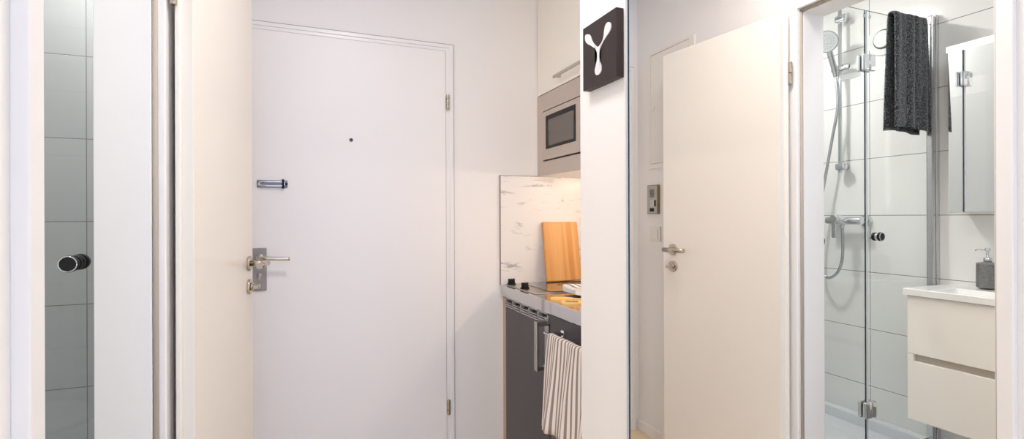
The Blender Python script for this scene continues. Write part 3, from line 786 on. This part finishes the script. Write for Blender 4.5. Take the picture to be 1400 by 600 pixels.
# vanity, washbasin, tap, mirror cabinet
VX = -.975; VY0, VY1 = .845, 1.435
vu = thing('vanity_unit', (-1.15, 1.14, .33), 'wall-hung cream vanity unit with two handleless drawers under the washbasin', 'vanity')
finish('cabinet_body', B((XB + .001, VX - .032, VY0 + .019, VY1 - .019, .335, .828), (XB + .001, VX - .0185, VY1 - .018, VY1, .335, .864), (XB + .001, VX - .0185, VY0, VY0 + .018, .335, .864), (VX - .0183, VX - .001, VY1 - .024, VY1, .584, .613), (VX - .0183, VX - .001, VY0, VY0 + .024, .584, .613)), VANI, vu)
finish('drawer_front', B((VX - .018, VX, VY0, VY1 - .0, .614, .864), bev=.002), VANI, vu)
finish('drawer_front', B((VX - .018, VX, VY0, VY1 - .0, .330, .583), bev=.002), VANI, vu)
finish('grip_profile', B((VX - .03, VX - .0185, VY0 + .025, VY1 - .025, .583, .614)), pbr('grip_profile_grey', srgb(190, 182, 170), .5), vu)
wb = thing('washbasin', (-1.15, 1.145, .866), 'white ceramic washbasin with a rectangular bowl on the vanity unit', 'washbasin')
bm = bmesh.new()
bx0, bx1, by0, by1 = XB + .001, VX + .012, .838, 1.447
ix0, ix1, iy0, iy1 = XB + .13, VX - .03, .92, 1.365
zt0, zt1 = .866, .893
def ringv(x0, x1, y0, y1, z): return [bm.verts.new(p) for p in ((x0, y0, z), (x1, y0, z), (x1, y1, z), (x0, y1, z))]
r0 = ringv(bx0, bx1, by0, by1, zt0); r1 = ringv(bx0, bx1, by0, by1, zt1); r2 = ringv(bx0, bx1 - .008, by0 + .008, by1 - .008, zt1 + .002)
r3 = ringv(ix0, ix1, iy0, iy1, zt1 - .003); r4 = ringv(ix0 + .02, ix1 - .03, iy0 + .03, iy1 - .03, .845); r5 = ringv(ix0 + .06, ix1 - .08, iy0 + .09, iy1 - .09, .835)
for a, b in ((r0, r1), (r1, r2), (r2, r3), (r3, r4), (r4, r5)):
    for k in range(4): bm.faces.new([a[k], a[(k + 1) % 4], b[(k + 1) % 4], b[k]])
bm.faces.new(r5)
bm.normal_update()
o = finish('basin', bm, CERAM, wb)
md_ = o.modifiers.new('bev', 'BEVEL'); md_.width = .005; md_.segments = 3; md_.limit_method = 'ANGLE'; md_.angle_limit = .2
bm = bmesh.new(); cyl(bm, (-1.13, 1.145, .8345), (-1.13, 1.145, .839), .02, bev=.002); finish('drain', bm, CHROME, wb)
tp = thing('basin_tap', (-1.255, 1.145, .89), 'chrome single-lever tap at the back of the washbasin', 'tap')
bm = bmesh.new(); cyl(bm, (-1.255, 1.145, .892), (-1.255, 1.145, .985), .022, bev=.003)
tube(bm, catmull([(-1.255, 1.145, .955), (-1.20, 1.145, .972), (-1.13, 1.145, .965), (-1.115, 1.145, .95)], 5), .013, seg=14)
tb = finish('tap_body', bm, CHROME, tp)
bm = bmesh.new(); box(bm, -1.275, -1.16, 1.133, 1.157, .988, 1.0, .004); finish('tap_lever', bm, CHROME, tp)

mcab = thing('mirror_cabinet', (XB, 1.13, 1.218), 'mirror cabinet over the washbasin with a bright light strip along its top', 'mirror cabinet')
XM = -1.183
finish('cabinet_body', B((XB + .001, XM - .0045, .80, 1.388, 1.219, 1.925), bev=.001), PLAST, mcab)
finish('mirror_door', B((XM - .004, XM, .802, 1.094, 1.224, 1.922)), VMIRR, mcab)
finish('mirror_door', B((XM - .004, XM, 1.0955, 1.387, 1.224, 1.922)), VMIRR, mcab)
finish('light_strip', B((XM - .02, XM + .005, .80, 1.392, 1.9252, 1.948)), LED, mcab)
finish('light_cover', B((XB + .001, XM + .006, .799, 1.393, 1.9485, 1.953), (XB + .001, XM - .022, .80, 1.392, 1.926, 1.9483)), PLAST, mcab)
sd = thing('soap_dispenser', (-1.268, 1.288, .893), 'dark grey ribbed soap dispenser with a chrome pump on the washbasin corner', 'soap dispenser')
bm = bmesh.new(); pr = [(.030, 0)]
for k in range(24): pr += [(.0375 + .0014 * math.sin(k * PI), .004 + k * .0042), (.0388, .0062 + k * .0042)]
pr += [(.036, .108), (.014, .112)]
lathe(bm, pr, (-1.268, 1.288, .8955), 40); finish('bottle', bm, STONE, sd)
bm = bmesh.new(); lathe(bm, [(.0145, 0), (.0145, .02), (.008, .022), (.005, .024), (.005, .048), (.0095, .05), (.0095, .060), (.003, .062)], (-1.268, 1.288, 1.0065), 24)
tube(bm, [(-1.268, 1.288, 1.060), (-1.262, 1.318, 1.060), (-1.260, 1.328, 1.055)], .0035, seg=10); finish('pump', bm, CHROME, sd)

# toilet and towel radiator (seen only as reflections in the shower glass)
to = thing('wall_toilet', (-1.0, .47, .008), 'white wall-hung toilet on the bathroom back wall, seen as a reflection', 'toilet')
bm = bmesh.new()
lathe(bm, [(.09, .10), (.14, .20), (.18, .32), (.19, .40), (.185, .41)], (-1.02, .47, 0), 40, sx=1.35)
box(bm, XB + .001, -1.1, .31, .63, .12, .41, .03, 3)
finish('bowl', bm, CERAM, to)
bm = bmesh.new(); lathe(bm, [(.185, .411), (.195, .415), (.195, .438), (.18, .448)], (-1.03, .47, 0), 40, sx=1.3); finish('seat_lid', bm, CERAM, to)
finish('flush_plate', B((XB + .0005, XB + .012, .35, .59, .98, 1.14), bev=.003), PLAST, to)
ra = thing('towel_radiator', (-.75, .04, .4), 'white ladder towel radiator on the near bathroom wall, seen as a reflection', 'radiator')
for x in (-1.0, -.5):
    bm = bmesh.new(); tube(bm, [(x, .05, .38), (x, .05, 1.12)], .016, seg=14); finish('upright_tube', bm, PLAST, ra)
for k in range(9):
    bm = bmesh.new(); tube(bm, [(-1.0, .065, .42 + k * .08), (-.5, .065, .42 + k * .08)], .011, seg=12); finish('cross_tube', bm, PLAST, ra)
for x in (-1.0, -.5):
    for z in (.45, 1.05):
        bm = bmesh.new(); cyl(bm, (x, .0, z), (x, .05, z), .01); finish('wall_mount', bm, PLAST, ra)

# ------------------------------------------------------------------ lamps
def ceiling_lamp(x, y, r, label):
    t = thing('ceiling_lamp', (x, y, H), label, 'lamp')
    bm = bmesh.new(); cyl(bm, (x, y, H - .012), (x, y, H - .0005), r + .01, seg=48); finish('lamp_base', bm, PLAST, t)
    bm = bmesh.new(); lathe(bm, [(r * .3, -.058), (r * .8, -.052), (r, -.035), (r, -.012)], (x, y, H), 48); finish('lamp_shade', bm, LAMPW, t)
ceiling_lamp(.24, 1.18, .15, 'round opal ceiling lamp in the corridor')
ceiling_lamp(-.62, .50, .12, 'round opal ceiling lamp in the bathroom')
ceiling_lamp(-.52, 2.05, .07, 'small round ceiling lamp added over the shower as fill light')  # added lamp, brightens the tiled shower walls

def area(name, loc, target, sx, sy, power, col, spread=None):
    l = bpy.data.lights.new(name, 'AREA'); l.shape = 'RECTANGLE'; l.size = sx; l.size_y = sy; l.energy = power; l.color = col
    if spread: l.spread = spread
    o = bpy.data.objects.new(name, l); COL.objects.link(o); o.location = loc
    o.rotation_euler = (Vector(target) - Vector(loc)).to_track_quat('-Z', 'Y').to_euler()
    return o
def fill_lamp(x, y, z, label, power, col):  # lamps added out of view as fill light for the corridor
    t = thing('fill_lamp', (x, y, 0), label, 'lamp')
    bm = bmesh.new(); cyl(bm, (x, y, 0.0005), (x, y, .02), .14, bev=.004); finish('lamp_base', bm, BLACKP, t)
    bm = bmesh.new(); cyl(bm, (x, y, .02), (x, y, z - .1), .01); finish('lamp_pole', bm, BLACKP, t)
    bm = bmesh.new(); lathe(bm, [(.02, -.11), (.075, -.08), (.1, 0), (.075, .08), (.02, .11)], (x, y, z), 32); finish('lamp_shade', bm, LAMPW, t)
    l = bpy.data.lights.new('fill_lamp_light', 'POINT'); l.shadow_soft_size = .16; l.energy = power; l.color = col
    o = bpy.data.objects.new('fill_lamp_light', l); COL.objects.link(o); o.location = (x, y, z)
fill_lamp(1.25, -1.3, 1.25, 'added opal fill lamp in the room behind, right of the corridor', 3, (1.0, .94, .90))
fill_lamp(-.75, -1.3, 1.25, 'added opal fill lamp in the room behind, left of the corridor', 160, (1.0, .965, .955))
area('daylight_window', (.4, -3.60, 1.4), (.4, 0, 1.3), 2.2, 1.6, 58, (.13, .42, 1.0))
area('corridor_lamp_light', (.24, 1.18, 2.43), (.24, 1.18, 0), .30, .30, 15, (1.0, .925, .86))
area('bathroom_lamp_light', (-.62, .50, 2.43), (-.62, .50, 0), .22, .22, 7.5, (.92, .97, 1.0))
area('shower_fill_light', (-.52, 2.05, 2.43), (-.52, 2.05, 0), .12, .12, 20, (1.0, .975, .95))  # light of the lamp added over the shower
area('under_cabinet_led', (1.50, 1.86, 1.400), (1.42, 1.86, 0), .88, .012, 4.4, (1.0, .76, .56)).rotation_euler
o = bpy.data.objects['under_cabinet_led']; o.rotation_euler = (Matrix.Rotation(math.radians(38), 3, 'Y') @ Matrix.Rotation(PI / 2, 3, 'Z')).to_euler()

W = bpy.data.worlds.new('World'); SC.world = W; W.use_nodes = True
W.node_tree.nodes['Background'].inputs[0].default_value = (.75, .87, 1.0, 1); W.node_tree.nodes['Background'].inputs[1].default_value = 1.0

# ------------------------------------------------------------------ camera
cam = bpy.data.cameras.new('camera'); co = bpy.data.objects.new('camera', cam); COL.objects.link(co)
cam.sensor_width = 36; cam.lens = 706 / 1400 * 36; cam.clip_start = .02
cam.shift_y = -4 / 1400
co.matrix_world = Matrix.Translation((0, 0, 1.21)) @ Matrix.Rotation(-math.radians(22.05), 4, 'Z') @ Matrix.Rotation(PI / 2, 4, 'X') @ Matrix.Rotation(math.radians(-.2), 4, 'Z')
SC.camera = co

SC.view_settings.view_transform = 'Standard'; SC.view_settings.look = 'None'; SC.view_settings.gamma = 1; SC.view_settings.use_curve_mapping = False
SC.view_settings.exposure = -0.6
cy = SC.cycles
cy.max_bounces = 14; cy.diffuse_bounces = 6; cy.glossy_bounces = 8; cy.transmission_bounces = 8; cy.transparent_max_bounces = 24
cy.sample_clamp_indirect = 6; cy.use_denoising = True; cy.caustics_reflective = True; cy.caustics_refractive = False; cy.blur_glossy = .3
